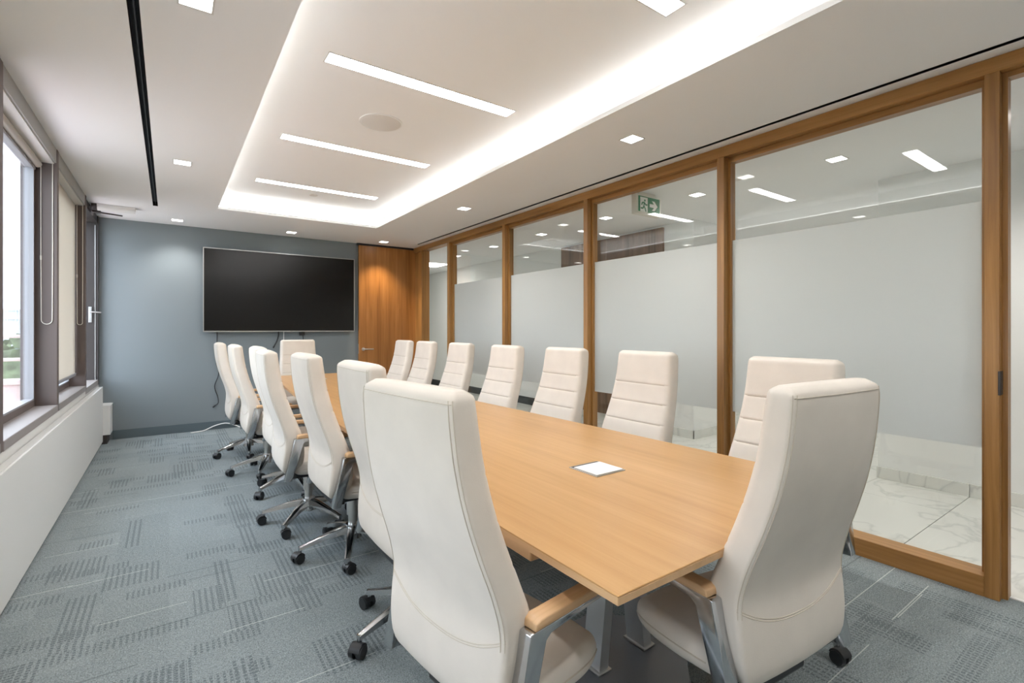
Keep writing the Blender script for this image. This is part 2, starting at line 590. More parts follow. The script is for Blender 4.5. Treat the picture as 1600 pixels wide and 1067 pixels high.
# LED strips lying on the cove ledge
def led(x0, x1, y0, y1, label):
    s = thing('cove_strip_light', label, 'light', ((x0 + x1) / 2, (y0 + y1) / 2, zt), 'strip lights in the cove')
    MB().box(x0, x1, y0, y1, zt, zt + 0.012).build('profile', M['light_trim'], s)
    MB().box(x0 + .004, x1 - .004, y0 + .004, y1 - .004, zt + 0.012, zt + 0.018).build('led_lens', M['cove_led'], s)
d0, d1 = 0.055, 0.085
led(CX0 - d1, CX0 - d0, CY0, CY1, 'white strip light hidden along the window side of the ceiling cove')
led(CX1 + d0, CX1 + d1, CY0, CY1, 'white strip light hidden along the glass wall side of the ceiling cove')
led(CX0, CX1, CY1 + d0, CY1 + d1, 'white strip light hidden at the screen end of the ceiling cove')
led(CX0, CX1, CY0 - d1, CY0 - d0, 'white strip light at the near end of the ceiling cove')

def slot(a, label):
    x0, x1, y1 = a
    s = thing('slot_diffuser', label, 'air diffuser', ((x0 + x1) / 2, Y0, H), 'ceiling slot diffusers')
    MB().box(x0 - 0.004, x1 + 0.004, Y0, y1 + 0.004, H + 0.045, H + 0.06).build('back_plate', M['black'], s)
    mb = MB()
    mb.box(x0 - 0.002, x0, Y0, y1, H + 0.001, H + 0.05); mb.box(x1, x1 + 0.002, Y0, y1, H + 0.001, H + 0.05)
    mb.box(x0, x1, y1 - 0.002, y1, H + 0.001, H + 0.05)
    mb.build('channel', M['black'], s)
    c = (x0 + x1) / 2
    MB().box(c - 0.003, c + 0.003, Y0, y1, H + 0.02, H + 0.045).build('blade', M['black_plastic'], s)
slot(SLA, 'long black slot diffuser in the ceiling nearer the windows')
slot(SLB, 'thin black slot diffuser in the ceiling along the glass wall')

# ------------------------------------------------------------------ back wall, wall behind the camera
tag(MB().box(-0.85, XPB, YB, YB + 0.1, 0, H + .03).build('wall_back', M['wall_grey']), 'dark grey painted wall behind the screen', kind='structure')
tag(MB().box(-0.545, 2.34, YB - 0.014, YB, 0, 0.105, 0.002).build('baseboard_back', M['base_grey']), 'dark grey baseboard below the screen', kind='structure')
tag(MB().box(-0.85, XPB, Y0 - 0.1, Y0, 0, H + .03).build('wall_behind', M['wall_white']), 'plain white wall behind the viewer', kind='structure')
tag(MB().box(2.33, 3.36, YB - 0.055, YB, H - 0.028, H).build('shadow_gap_strip', M['black_plastic']), 'dark strip standing in for the shadow gap above the open door', kind='structure')  # black colour put in for the shade in the gap over the door

# ------------------------------------------------------------------ window wall
BAYS = [-0.98, 0.47, 1.92, 3.36, 4.835, 6.30]
wl = structure('wall_left', (XW, 0, 0), 'window wall with brown mullions')
MB().box(-0.85, XW - 0.002, Y0, YB, 0, 0.70).build('spandrel', M['wall_white'], wl)
MB().box(-0.86, XW, Y0, BAYS[0] - .03, 0.70, H).build('pier', M['wall_white'], wl)
for y in BAYS:
    w = 0.03
    MB().box(-0.86, XW + 0.005, y - w, y + w, 0.70, H, 0.003, 1).build('mullion', M['brown_frame'], wl)

for i in range(len(BAYS) - 1):
    a, b = BAYS[i] + .03, BAYS[i + 1] - .03
    w = structure('window_%d' % (i + 1), (-0.8, (a + b) / 2, 0.7),
                  ['near window out of view', 'second window out of view', 'window beside the camera', 'clear window with a view of trees and sky', 'window half covered by a cream roller blind'][i])
    MB().box(-0.82, XW + 0.008, a, b, 0.70, 0.752, 0.003, 1).build('window_sill', M['brown_sill'], w)
    f = MB()
    f.box(-0.835, -0.785, a, a + 0.05, 0.752, 2.50); f.box(-0.835, -0.785, b - 0.05, b, 0.752, 2.50)
    f.box(-0.835, -0.785, a + .05, b - .05, 0.752, 0.80); f.box(-0.835, -0.785, a + .05, b - .05, 2.45, 2.50)
    fr = f.build('window_frame', M['brown_frame'], w)
    g_ = MB()
    g_.box(-0.826, -0.78, a + .05, a + .062, 0.80, 2.45); g_.box(-0.826, -0.78, b - .062, b - .05, 0.80, 2.45)
    g_.box(-0.826, -0.78, a + .062, b - .062, 0.80, 0.812); g_.box(-0.826, -0.78, a + .062, b - .062, 2.438, 2.45)
    g_.build('gasket', M['grey_frame'], fr)
    MB().box(-0.815, -0.807, a + .05, b - .05, 0.80, 2.45).build('pane', M['win_glass'], w)
    v = MB().box(XW - 0.012, XW, a, b, 2.508, H).build('valance', M['valance'], w)
    MB().box(-0.86, XW - 0.012, a, b, 2.50, 2.52).build('valance_underside', M['valance_in'], v)

# narrow dark sash between the last mullion and the back wall
w = structure('window_6', (-0.8, 6.9, 0.65), 'glazed bay with dark jamb beside the back wall')
MB().box(-0.87, XW, 7.355, YB, 0.66, H).build('jamb', M['dark_metal'], w)
MB().box(-0.85, XW - .01, 6.33, 7.355, 2.53, H).build('window_head', M['dark_metal'], w)
MB().box(-0.85, XW, 6.33, 7.355, 0.66, 0.72).build('window_sill', M['brown_sill'], w)
MB().box(-0.815, -0.807, 6.33, 7.355, 0.72, 2.53).build('pane', M['win_glass'], w)
MB().box(XW - 0.03, XW - 0.022, 7.345, 7.356, 0.72, 2.5, 0.001, 1).build('rebate_bead', M['steel'], w)
hd = MB()
hd.box(XW - 0.085, XW - 0.055, 7.343, 7.355, 1.38, 1.56, 0.003)
hd.build('handle_plate', M['steel'], w)
MB().cyl((XW - .07, 7.343, 1.50), (XW - .07, 7.31, 1.50), 0.009).tube([(XW - .07, 7.31, 1.505), (XW - .05, 7.308, 1.50), (XW + .03, 7.31, 1.495)], 0.009).build('handle', M['steel'], w, smooth=True)

# white roller cassette and closer arm at the ceiling corner
rc = thing('blind_cassette', 'white roller blind cassette tucked under the ceiling by the dark jamb', 'blind', (-0.5, 6.70, H))
prof = [(6.62 + 0.065 + 0.065 * math.cos(a), H - 0.001 - 0.062 * (0.5 - 0.5 * math.cos(2 * a)) ** 0.5 if math.sin(a) < 0 else H - 0.001) for a in [i * math.pi / 12 for i in range(24)]]
prof = [(6.62, H - .001)] + [(6.685 - 0.065 * math.cos(t_), H - .001 - 0.06 * math.sin(t_)) for t_ in [i * math.pi / 14 for i in range(1, 14)]] + [(6.75, H - .001)]
MB().prism(prof, -0.615, -0.30, 'x').build('housing', M['white_plastic'], rc, smooth=True)
MB().prism(prof, -0.66, -0.617, 'x').build('end_cap', M['dark_metal'], rc, smooth=True)
ca = thing('closer_arm', 'thin dark closer arm reaching out under the ceiling corner', 'door closer', (-0.66, 6.9, 2.53))
MB().box(-0.665, -0.60, 6.76, 6.84, 2.545, 2.575, 0.004).build('closer_body', M['dark_metal'], ca)
MB().tube([(-0.63, 6.80, 2.552), (-0.42, 6.86, 2.549)], 0.008).build('arm', M['dark_metal'], ca, smooth=True)

# roller blind drawn over the far window, rolled-up blind on the nearer one, cord loops
rb = thing('roller_blind', 'cream roller blind pulled down over the farther window', 'blind', (-0.74, 5.57, 2.5), 'roller blinds')
MB().box(-0.742, -0.740, BAYS[4] + .06, BAYS[5] - .05, 0.88, 2.53).build('fabric', M['blind'], rb)
MB().box(-0.752, -0.730, BAYS[4] + .06, BAYS[5] - .05, 0.855, 0.882, 0.004).build('bottom_bar', M['grey_frame'], rb)
for i_, zb_, lab_ in ((0, 0.855, 'added cream roller blind lowered behind the viewer to temper daylight'), (1, 1.40, 'added half-raised cream roller blind beside the viewer to temper daylight'), (2, 0.855, 'added cream roller blind, unseen left of the clear window, to temper daylight')):  # added blinds on unseen bays, placed to balance the incoming daylight
    added_blind = thing('roller_blind', lab_, 'blind', (-0.74, (BAYS[i_] + BAYS[i_ + 1]) / 2, 2.5), 'roller blinds')
    MB().box(-0.742, -0.740, BAYS[i_] + .06, BAYS[i_ + 1] - .05, zb_ + .025, 2.53).build('fabric', M['blind'], added_blind)
    MB().box(-0.752, -0.730, BAYS[i_] + .06, BAYS[i_ + 1] - .05, zb_, zb_ + .027, 0.004).build('bottom_bar', M['grey_frame'], added_blind)
rb2 = thing('roller_blind', 'roller blind rolled up above the clear window with view of trees', 'blind', (-0.765, 4.1, 2.49), 'roller blinds')
MB().cyl((-0.765, 3.42, 2.475), (-0.765, 4.77, 2.475), 0.024, n=20).build('fabric_roll', M['blind'], rb2, smooth=True)
MB().box(-0.795, -0.775, 3.42, 4.77, 2.43, 2.452, 0.003).build('bottom_bar', M['grey_frame'], rb2)
def cord(y, xa, xb, zb, c):
    r = (xb - xa) / 2; cx = (xa + xb) / 2
    pts = [(xa, y, 2.505), (xa, y, 1.9), (xa + .002, y, zb + r)] + [(cx - r * math.cos(t_) * .95, y, zb + r - r * math.sin(t_)) for t_ in [i * math.pi / 8 for i in range(1, 8)]] + [(xb - .002, y, zb + r), (xb, y, 1.9), (xb, y, 2.505)]
    MB().tube(pts, 0.0028, 6).build('cord_loop', M['cord'], c, smooth=True)
    MB().cyl((xa, y, 1.80), (xa, y, 1.83), 0.005, n=8).build('cord_joiner', M['cord'], c)
cord(BAYS[4] - .036, -0.752, -0.690, 1.338, rb2)
cord(BAYS[5] - .036, -0.728, -0.686, 1.345, rb)

# ------------------------------------------------------------------ convector cover under the windows
hc = thing('convector_cover', 'long white convector cover running under the windows', 'radiator', (-0.645, 2.8, 0), 'convector covers')
HX = -0.613
HY1 = 7.17
MB().box(HX - 0.012, HX, Y0, HY1, 0.03, 0.652, 0.002, 1).build('front_panel', M['heater'], hc)
MB().box(XW + 0.009, HX - 0.012, HY1 - 0.012, HY1, 0.03, 0.648).build('end_panel', M['heater'], hc)
MB().box(XW + 0.009, HX - 0.03, Y0, HY1 - 0.02, 0.0, 0.03).build('plinth', M['dark_metal'], hc)
# top: the strip under the sill carries a punched grille
tp = MB()
tp.box(XW + 0.009, HX - 0.012, Y0, HY1 - .012, 0.630, 0.640)
tp.build('grille_bed', M['grille_dark'], hc)
gb = MB()
y = -0.5
while y < HY1 - 0.02:
    gb.box(XW + 0.010, HX - 0.013, y, y + 0.0125, 0.640, 0.652)
    y += 0.019
tag(gb.build('grille', M['heater'], hc), kind='stuff')
lb = thing('convector_cover', 'low white box standing between the long convector cover and the back wall', 'radiator', (-0.6, 7.3, 0), 'convector covers')
MB().box(-0.67, -0.548, HY1 + 0.002, YB - 0.002, 0.10, 0.425, 0.003, 1).build('body', M['heater'], lb)
MB().box(-0.67, -0.542, HY1 + 0.002, YB - 0.002, 0.425, 0.437, 0.002, 1).build('top_plate', M['white_plastic'], lb)
MB().box(-0.67, -0.575, HY1 + 0.002, YB - 0.002, 0.0, 0.10).build('plinth', M['dark_metal'], lb)

# ------------------------------------------------------------------ glass partition
pr = structure('wall_right', (XP, 3.8, 0), 'glazed partition with walnut frame')
POSTS = [0.59, 2.003, 3.392, 4.783, 6.185]
PW = 0.0275
for y in POSTS:
    po = MB().box(XP, XPB, y - PW, y + PW, 0, H - 0.075, 0.002, 1).build('post', M['wood_z'], pr)
MB().box(XP, XPB, 7.06, 7.12, 0, H - 0.075, 0.002, 1).build('post', M['wood_z'], pr)
MB().box(XP + 0.03, XPB - 0.02, 7.12, YB, 0, H - 0.075).build('door_jamb', M['wood_z'], pr)
MB().box(XP, XPB, Y0, YB, H - 0.075, H - 0.001, 0.002, 1).build('header_rail', M['wood_y'], pr)
for a, b in zip(POSTS, POSTS[1:]):
    MB().box(XP, XPB, a + PW, b - PW, 0.0, 0.10, 0.002, 1).build('bottom_rail', M['wood_y'], pr)
    MB().box(XP + 0.055, XPB - .015, a + PW, b - PW, H - 0.112, H - 0.0752).build('glazing_head', M['wood_y'], pr)
    MB().box(XP + 0.055, XPB - .015, a + PW, a + PW + 0.018, 0.1, H - 0.112).build('glazing_bead', M['wood_z'], pr)
    MB().box(XP + 0.055, XPB - .015, b - PW - 0.018, b - PW, 0.1, H - 0.112).build('glazing_bead', M['wood_z'], pr)
    pane = MB().box(3.322, 3.332, a + PW + .016, b - PW - .016, 0.095, H - 0.105).build('glass_pane', M['glass'], pr)
    MB().box(3.3204, 3.3214, a + PW + .018, b - PW - .018, 0.710, 1.940).build('frosted_film', M['film'], pane)
# door openings: near side and far side stops, strike plate
MB().box(XP + 0.05, XPB - 0.02, POSTS[0] - PW - 0.02, POSTS[0] - PW, 0, H - 0.075).build('door_stop', M['wood_z'], pr)
MB().box(XP + 0.05, XPB - 0.02, Y0, POSTS[0] - PW - 0.02, H - 0.1, H - 0.075).build('door_stop', M['wood_y'], pr)
MB().box(XP + 0.006, XP + 0.05, POSTS[0] - PW - 0.003, POSTS[0] - PW, 0.985, 1.10, 0.001, 1).box(XP - 0.002, XP + 0.012, POSTS[0] - PW - 0.002, POSTS[0] - PW + .006, 0.985, 1.10, 0.001, 1).build('strike_plate', M['dark_metal'], pr)
MB().box(XP, XPB, Y0, -0.45, 0, H - 0.075).build('wall_end', M['wall_white'], pr)
MB().box(XPB - 0.045, XPB - 0.02, -0.45, POSTS[0] - PW, 0.0, 0.004).build('threshold', M['white_plastic'], pr)

# walnut door standing open against the back wall
d1_ = structure('door_1', (2.85, YB - .03, 0), 'tall walnut veneer door beside the screen')
MB().box(2.352, 3.335, YB - 0.055, YB - 0.012, 0.008, H - 0.03, 0.002, 1).build('leaf', M['wood_door'], d1_)
for z in (1.62, 2.2, 0.35):
    MB().box(3.337, 3.352, YB - 0.075, YB - 0.03, z - 0.05, z + 0.05, 0.002, 1).cyl((3.343, YB - .08, z - .05), (3.343, YB - .08, z + .05), 0.008).build('hinge', M['steel'], d1_)
hn = MB().cyl((2.42, YB - .055, 1.0), (2.42, YB - .062, 1.0), 0.026, n=20)
hn.cyl((2.42, YB - .062, 1.0), (2.42, YB - .105, 1.0), 0.010)
hn.tube([(2.42, YB - .105, 1.0), (2.43, YB - .112, 1.0), (2.56, YB - .112, 0.998)], 0.010)
hn.build('handle', M['steel'], d1_, smooth=True)
MB().box(2.351, 2.353, YB - 0.045, YB - 0.02, 0.93, 1.08).build('latch_plate', M['steel'], d1_)
MB().cyl((3.31, YB - .05, H - .028), (3.31, YB - .05, H - .001), 0.014).build('top_pivot', M['steel'], d1_)

# ------------------------------------------------------------------ corridor
def wall(name, label, *b, mat='corr_wall'):
    return tag(MB().box(*b).build(name, M[mat]), label, kind='structure')
wall('wall_corridor_near', 'pale corridor wall opposite the near glass panes', XC, XC + .1, Y0, 1.65, 0, H)
wall('wall_corridor_far', 'pale corridor wall opposite the far glass panes', XC, XC + .1, 3.49, 11.3, 0, H)
wall('wall_lobby_return', 'short wall turning into the lobby', XC + .1, 6.0, 3.49, 3.59, 0, H)
wall('wall_lobby_side', 'side wall of the lobby', 6.0, 6.1, 3.59, 6.2, 0, H)
wall('wall_lobby_end', 'far wall of the lobby', 9.1, 9.2, 0.9, 6.3, 0, H)
wall('wall_lobby_near', 'near wall of the lobby', XC + .1, 9.1, 1.55, 1.65, 0, H)
wall('wall_lobby_close', 'closing wall of the lobby', 6.1, 9.1, 6.2, 6.3, 0, H)
wall('wall_corridor_end', 'end wall of the corridor', XPB - .1, XC + .1, 11.3, 11.4, 0, H)
wall('wall_corridor_room', 'corridor wall past the meeting room', XPB - .1, XPB, YB + .1, 11.3, 0, H)
wall('wall_corridor_start', 'wall closing the corridor beside the viewer', XPB, XC + .1, Y0 - .1, Y0, 0, H)
cc = tag(MB().box(XPB, 9.2, Y0, 11.4, H, H + 0.03).build('ceiling_corridor', M['ceiling']), 'white ceiling of the corridor', kind='structure')
bs = structure('baseboard_corridor', (XC, 3, 0), 'marble baseboard of the corridor')
def bpiece(x0, x1, y0, y1):
    MB().box(x0, x1, y0, y1, 0, 0.10, 0.0015, 1).build('baseboard_piece', M['marble'], bs)
y = 1.648
while y > Y0:
    bpiece(XC - 0.012, XC, max(y - TH + .003, Y0), y); y -= TH
y = 3.478
while y < 5.9:
    bpiece(XC - 0.012, XC, y, min(y + TH - .003, 5.9)); y += TH
bpiece(XC - .012, XC + 0.45, 3.478, 3.49); bpiece(XC + 0.453, 6.0, 3.478, 3.49)
bpiece(XC + 0.0, XC + 1.2, 1.65, 1.662)
tag(MB().box(XC - 0.012, XC, 5.9, 11.3, 0, 0.13).build('baseboard_far', M['black_plastic']), 'dark baseboard at the far end of the corridor', kind='structure')

wp = thing('wood_wall_panel', 'brown wood wall cladding seen above and below the frosted film', 'wall panel', (XC, 4.87, 0))
n_b = 4
for i in range(n_b):
    a = 3.905 + i * (5.84 - 3.905) / n_b
    MB().box(XC - 0.035, XC - 0.002, a + .002, a + (5.84 - 3.905) / n_b - .002, 0.105, H - 0.03, 0.001, 1).build('panel', M['wood_dark'], wp)

gd = structure('door_2', (4.6, 11.28, 0), 'green tinted door at the end of the corridor')
MB().box(4.15, 5.05, 11.27, 11.30, 0.0, 2.45).build('leaf', M['green_glass'], gd)
MB().box(4.10, 4.15, 11.25, 11.30, 0, 2.5).box(5.05, 5.085, 11.25, 11.30, 0, 2.5).box(4.15, 5.05, 11.25, 11.30, 2.45, 2.5).build('door_frame', M['corr_wall'], gd)

# ------------------------------------------------------------------ lights with their own light sources
def spot(parent, loc, watts, col, size=120, blend=0.8, r=0.04):
    l = bpy.data.lights.new('lamp', 'SPOT')
    l.energy = watts; l.color = col; l.spot_size = math.radians(size); l.spot_blend = blend
    l.shadow_soft_size = r
    o = bpy.data.objects.new('lamp', l)
    COL.objects.link(o)
    o.parent = parent
    o.location = Vector(loc) - base_of(parent)
    return o

def downlight(x, y, label, group, watts, lens, col=(1.0, 0.95, 0.88), s=0.055, size=120):
    t = thing('downlight', label, 'light', (x, y, H), group)
    q = s + 0.008
    tr = MB()
    tr.box(x - q, x + q, y - q, y - s, H - 0.003, H); tr.box(x - q, x + q, y + s, y + q, H - 0.003, H)
    tr.box(x - q, x - s, y - s, y + s, H - 0.003, H); tr.box(x + s, x + q, y - s, y + s, H - 0.003, H)
    tr.build('trim_ring', M['light_trim'], t)
    MB().box(x - s, x + s, y - s, y + s, H - 0.002, H).build('lens', M[lens], t)
    spot(t, (x, y, H - 0.02), watts, col, size)
    return t
DG = 'square downlights in the meeting room ceiling'
for x, y, lab in ((0.088, 2.31, 'square downlight at the top edge beside the window-side ceiling slot'),
                  (0.085, 4.62, 'square downlight between the window-side slot and the ceiling cove'),
                  (0.08, 7.09, 'square downlight above the left end of the screen wall'),
                  (1.35, 7.095, 'square downlight above the middle of the screen'),
                  (2.63, 7.075, 'square downlight lighting the walnut door'),
                  (2.615, 4.62, 'smaller-looking square downlight in the soffit above the far chairs by the glass'),
                  (2.605, 2.268, 'larger-looking square downlight in the soffit between cove and glass wall'),
                  (0.088, 0.0, 'square downlight out of view on the window side'),
                  (2.605, -0.1, 'square downlight out of view on the glass wall side')):
    warm = (x > 2 and y > 7)
    downlight(x, y, lab, DG, DOWN_W * (2.2 if warm else 1.0), 'down', (1.0, 0.80, 0.52) if warm else (1.0, 0.97, 0.94), size=95 if warm else 120)
CG = 'square downlights in the corridor ceiling'
for k, lab in enumerate(('square corridor downlight out of view at the near end', 'square corridor downlight seen through the nearest glass pane', 'square corridor downlight to the right of the exit sign',
                         'square corridor downlight left of the exit sign', 'square corridor downlight seen through the third glass pane from the near end',
                         'square corridor downlight seen through the farthest glass pane', 'square corridor downlight beyond the far doorway')):
    downlight(4.2, 0.42 + 1.21 * k, lab, CG, CORR_W * (1, 1, 1, .8, .5, .35, .3)[k], 'corr_light', (1.0, 0.97, 0.92), size=150)
downlight(6.85, 2.70, 'square lobby downlight seen deep through the nearest glass pane', 'square downlights in the lobby ceiling', CORR_W * 1.4, 'corr_light', (1, .97, .92), size=150)
downlight(6.85, 3.94, 'square lobby downlight beyond the short return wall', 'square downlights in the lobby ceiling', CORR_W * 1.4, 'corr_light', (1, .97, .92), size=150)
pl = thing('ceiling_panel_light', 'bright panel light in the corridor ceiling past the far doorway', 'light', (4.3, 9.0, H))
MB().box(4.0, 4.6, 8.7, 9.3, H - .004, H).build('panel_frame', M['light_trim'], pl)
MB().box(4.02, 4.58, 8.72, 9.28, H - .008, H - .004).build('panel_lens', M['corr_light'], pl)
spot(pl, (4.3, 9.0, H - .03), 8, (1, .98, .95), 160)

LX0, LX1 = 0.712, 1.942
for y, lab in ((-0.0, 'linear ceiling light out of view above the viewer'), (1.43, 'linear ceiling light cut off by the top edge of the picture'),
               (2.778, 'largest whole linear ceiling light, nearest in the cove'), (4.115, 'linear ceiling light just beyond the round speaker'),
               (5.46, 'linear ceiling light nearest the screen wall')):
    t = thing('linear_light', lab, 'light', ((LX0 + LX1) / 2, y, HC), 'linear lights in the cove')
    a = 0.052
    tr = MB()
    tr.box(LX0 - .008, LX1 + .008, y - a - .008, y - a, HC - 0.003, HC); tr.box(LX0 - .008, LX1 + .008, y + a, y + a + .008, HC - 0.003, HC)
    tr.box(LX0 - .008, LX0, y - a, y + a, HC - 0.003, HC); tr.box(LX1, LX1 + .008, y - a, y + a, HC - 0.003, HC)
    tr.build('trim_ring', M['light_trim'], t)
    MB().box(LX0, LX1, y - a, y + a, HC - 0.002, HC).build('lens', M['linear'], t)

sk = thing('ceiling_speaker', 'round white speaker grille set in the raised ceiling', 'speaker', (1.257, 3.435, HC))
MB().cyl((1.257, 3.435, HC), (1.257, 3.435, HC - .006), 0.152, 0.150, n=48).build('rim', M['white_plastic'], sk, smooth=True)
MB().cyl((1.257, 3.435, HC - .006), (1.257, 3.435, HC - .011), 0.140, 0.132, n=48).build('grille', M['speaker'], sk, smooth=True)
spk = thing('sprinkler_cap', 'small flat sprinkler cap in the raised ceiling', 'sprinkler', (1.32, 5.73, HC))
MB().cyl((1.32, 5.73, HC), (1.32, 5.73, HC - .006), 0.045, 0.042, n=28).build('cover_plate', M['speaker'], spk, smooth=True)
spk2 = thing('sprinkler_cap', 'small sprinkler cap next to a corridor downlight', 'sprinkler', (4.05, 2.35, H))
MB().cyl((4.05, 2.35, H), (4.05, 2.35, H - .006), 0.045, 0.042, n=28).build('cover_plate', M['speaker'], spk2, smooth=True)

# ------------------------------------------------------------------ exit sign
ex = thing('exit_sign', 'green running-man exit sign hanging from the corridor ceiling', 'exit sign', (3.765, 3.09, H))
EY = 3.07
MB().box(3.59, 3.945, EY, EY + 0.06, 2.395, 2.585, 0.004).build('housing', M['sign_body'], ex)
MB().box(3.65, 3.88, EY + .015, EY + .045, 2.585, H - .001).build('canopy', M['sign_body'], ex)
pn = MB().box(3.615, 3.925, EY - 0.002, EY + .001, 2.418, 2.565).build('green_face', M['green'], ex)
MB().box(3.640, 3.745, EY - 0.0035, EY - .002, 2.418, 2.556).build('doorway_mark', M['sign_white'], pn)
def strokes(segs, w, y0, y1):
    mb = MB()
    for (a, b, c, d) in segs:
        v = Vector((c - a, d - b)); nrm = Vector((-v.y, v.x)).normalized() * w / 2
        mb.prism([(a + nrm.x, b + nrm.y), (c + nrm.x, d + nrm.y), (c - nrm.x, d - nrm.y), (a - nrm.x, b - nrm.y)], y0, y1, 'y')
    return mb
mx_, mz_ = 3.695, 2.485
man = strokes([(mx_ - .002, mz_ + .022, mx_ - .006, mz_ - .016), (mx_, mz_ + .024, mx_ - .03, mz_ + .016), (mx_ - .03, mz_ + .018, mx_ - .036, mz_ - .006),
               (mx_ + .002, mz_ + .022, mx_ + .022, mz_), (mx_ + .02, mz_ + .002, mx_ + .044, mz_ + .004),
               (mx_ - .004, mz_ - .012, mx_ + .012, mz_ - .036), (mx_ + .012, mz_ - .034, mx_ + .024, mz_ - .062),
               (mx_ - .008, mz_ - .014, mx_ - .018, mz_ - .034), (mx_ - .016, mz_ - .034, mx_ - .05, mz_ - .036)], 0.013, EY - .005, EY - .0035)
man.cyl((mx_ + .008, EY - .005, mz_ + .042), (mx_ + .008, EY - .0035, mz_ + .042), 0.0105, n=16)
man.build('running_figure', M['green'], pn)
ax_, az_ = 3.835, 2.490
arrow = MB().prism([(ax_ - .060, az_ + .016), (ax_ + .004, az_ + .016), (ax_ - .026, az_ + .046), (ax_ + .010, az_ + .046), (ax_ + .056, az_),
                    (ax_ + .010, az_ - .046), (ax_ - .026, az_ - .046), (ax_ + .004, az_ - .016), (ax_ - .060, az_ - .016)], EY - .0035, EY - .002, 'y')
arrow.build('arrow_mark', M['sign_white'], pn)

# ------------------------------------------------------------------ television
tv = thing('television', 'large black flat screen television on the dark grey wall', 'television', (1.315, YB, 1.26))
TX0, TX1, TZ0, TZ1 = 0.353, 2.277, 1.268, 2.352
MB().box(TX0 + .004, TX1 - .004, YB - 0.075, YB - .035, TZ0 + .004, TZ1 - .004, 0.006).build('back_shell', M['tv_back'], tv)
MB().box(0.9, 1.7, YB - 0.035, YB - .001, 1.55, 2.05).build('wall_mount', M['tv_back'], tv)
fr = MB()
b_ = 0.010
fr.box(TX0, TX1, YB - .088, YB - .06, TZ1 - b_, TZ1); fr.box(TX0, TX1, YB - .088, YB - .06, TZ0, TZ0 + b_ + .004)
fr.box(TX0, TX0 + b_, YB - .088, YB - .06, TZ0 + b_, TZ1 - b_); fr.box(TX1 - b_, TX1, YB - .088, YB - .06, TZ0 + b_, TZ1 - b_)
frm = fr.build('bezel', M['tv_frame'], tv)
MB().box(TX0 + b_, TX1 - b_, YB - .085, YB - .075, TZ0 + b_ + .004, TZ1 - b_).build('screen', M['screen'], tv)
MB().box(1.335, 1.385, YB - .090, YB - .087, TZ0 + .002, TZ0 + .012).build('badge', M['steel'], frm)

def cable(name, label, cat, pts, r, mat, group=None, plug=None):
    # smooth the points
    P = [Vector(p) for p in pts]
    out = []
    for i in range(len(P) - 1):
        p0, p1, p2, p3 = P[max(i - 1, 0)], P[i], P[i + 1], P[min(i + 2, len(P) - 1)]
        for k in range(6):
            t = k / 6
            out.append(0.5 * ((2 * p1) + (p2 - p0) * t + (2 * p0 - 5 * p1 + 4 * p2 - p3) * t * t + (3 * p1 - p0 - 3 * p2 + p3) * t ** 3))
    out.append(P[-1])
    c = thing(name, label, cat, P[0], group)
    MB().tube(out, r, 8).build('cord_run', M[mat], c, smooth=True)
    if plug:
        e = P[-1]; d = (P[-1] - P[-2]).normalized()
        MB().cyl(e, e + d * plug[0], plug[1], n=10).build('plug', M[mat], c, smooth=True)
yc = YB - .012
cable('hanging_cable', 'long black cable hanging from the left end of the television', 'cable', [(0.512, yc, 1.29), (0.51, yc, 1.05), (0.50, yc, 0.88), (0.53, yc, 0.72), (0.485, yc, 0.56), (0.52, yc, 0.42), (0.525, yc, 0.34), (0.49, yc, 0.31)], 0.005, 'black_plastic', 'cables below the television', (0.035, 0.008))
cable('hanging_cable', 'short black cable with loose end below the middle of the television', 'cable', [(1.245, yc, 1.29), (1.245, yc, 1.22), (1.225, yc, 1.14), (1.19, yc, 1.07)], 0.008, 'black_plastic', 'cables below the television', (0.03, 0.011))
cable('hanging_cable', 'thin pale cable hanging straight below the middle of the television', 'cable', [(1.312, yc, 1.29), (1.312, yc, 1.2), (1.31, yc, 1.0), (1.305, yc, 0.6)], 0.005, 'cable_white', 'cables below the television')
cable('hanging_cable', 'black cable with thick plug below the right half of the television', 'cable', [(1.56, yc, 1.29), (1.56, yc, 1.25), (1.57, yc, 1.15), (1.575, yc, 1.0)], 0.006, 'black_plastic', 'cables below the television')
MB().box(1.515, 1.585, yc - .02, yc + .01, 1.215, 1.265, 0.004).build('power_adapter', M['black_plastic'], bpy.data.objects['hanging_cable.003'])
cable('floor_cable', 'white cable lying on the carpet along the back wall', 'cable', [(0.22, 7.30, .006), (0.36, 7.36, .006), (0.48, 7.385, .05), (0.60, 7.39, .07), (0.70, 7.36, .045), (0.80, 7.25, .006), (0.93, 7.15, .006)], 0.007, 'cable_white')

# ------------------------------------------------------------------ conference table
TZ = 0.74
tb = thing('conference_table', 'long tapering conference table with honey-coloured wood top', 'table', (1.40, 3.56, 0))
def halfw(y):
    return spline([0.708, 1.1, 1.6, 2.2, 3.0, 3.8, 4.6, 5.4, 6.0, 6.43], [0.630, 0.629, 0.622, 0.608, 0.580, 0.548, 0.508, 0.456, 0.405, 0.355], y)
ys = [0.708 + (6.43 - 0.708) * i / 30 for i in range(31)]
outline = [(1.40 - halfw(y), y) for y in ys] + [(1.40 + halfw(y), y) for y in reversed(ys)]
tt = MB().prism(outline, TZ - 0.004, TZ, 'z', 0.0015, 1).build('tabletop', M['wood_table'], tb)
MB().prism(outline, TZ - 0.022, TZ - 0.0042, 'z', 0.0015, 1).build('edge_band', M['wood_edge'], tt)
ub = [(1.40 - halfw(y) * .55, y) for y in ys[2:-2]] + [(1.40 + halfw(y) * .55, y) for y in reversed(ys[2:-2])]
MB().prism(ub, TZ - 0.050, TZ - 0.022, 'z').build('subframe', M['black_plastic'], tb)
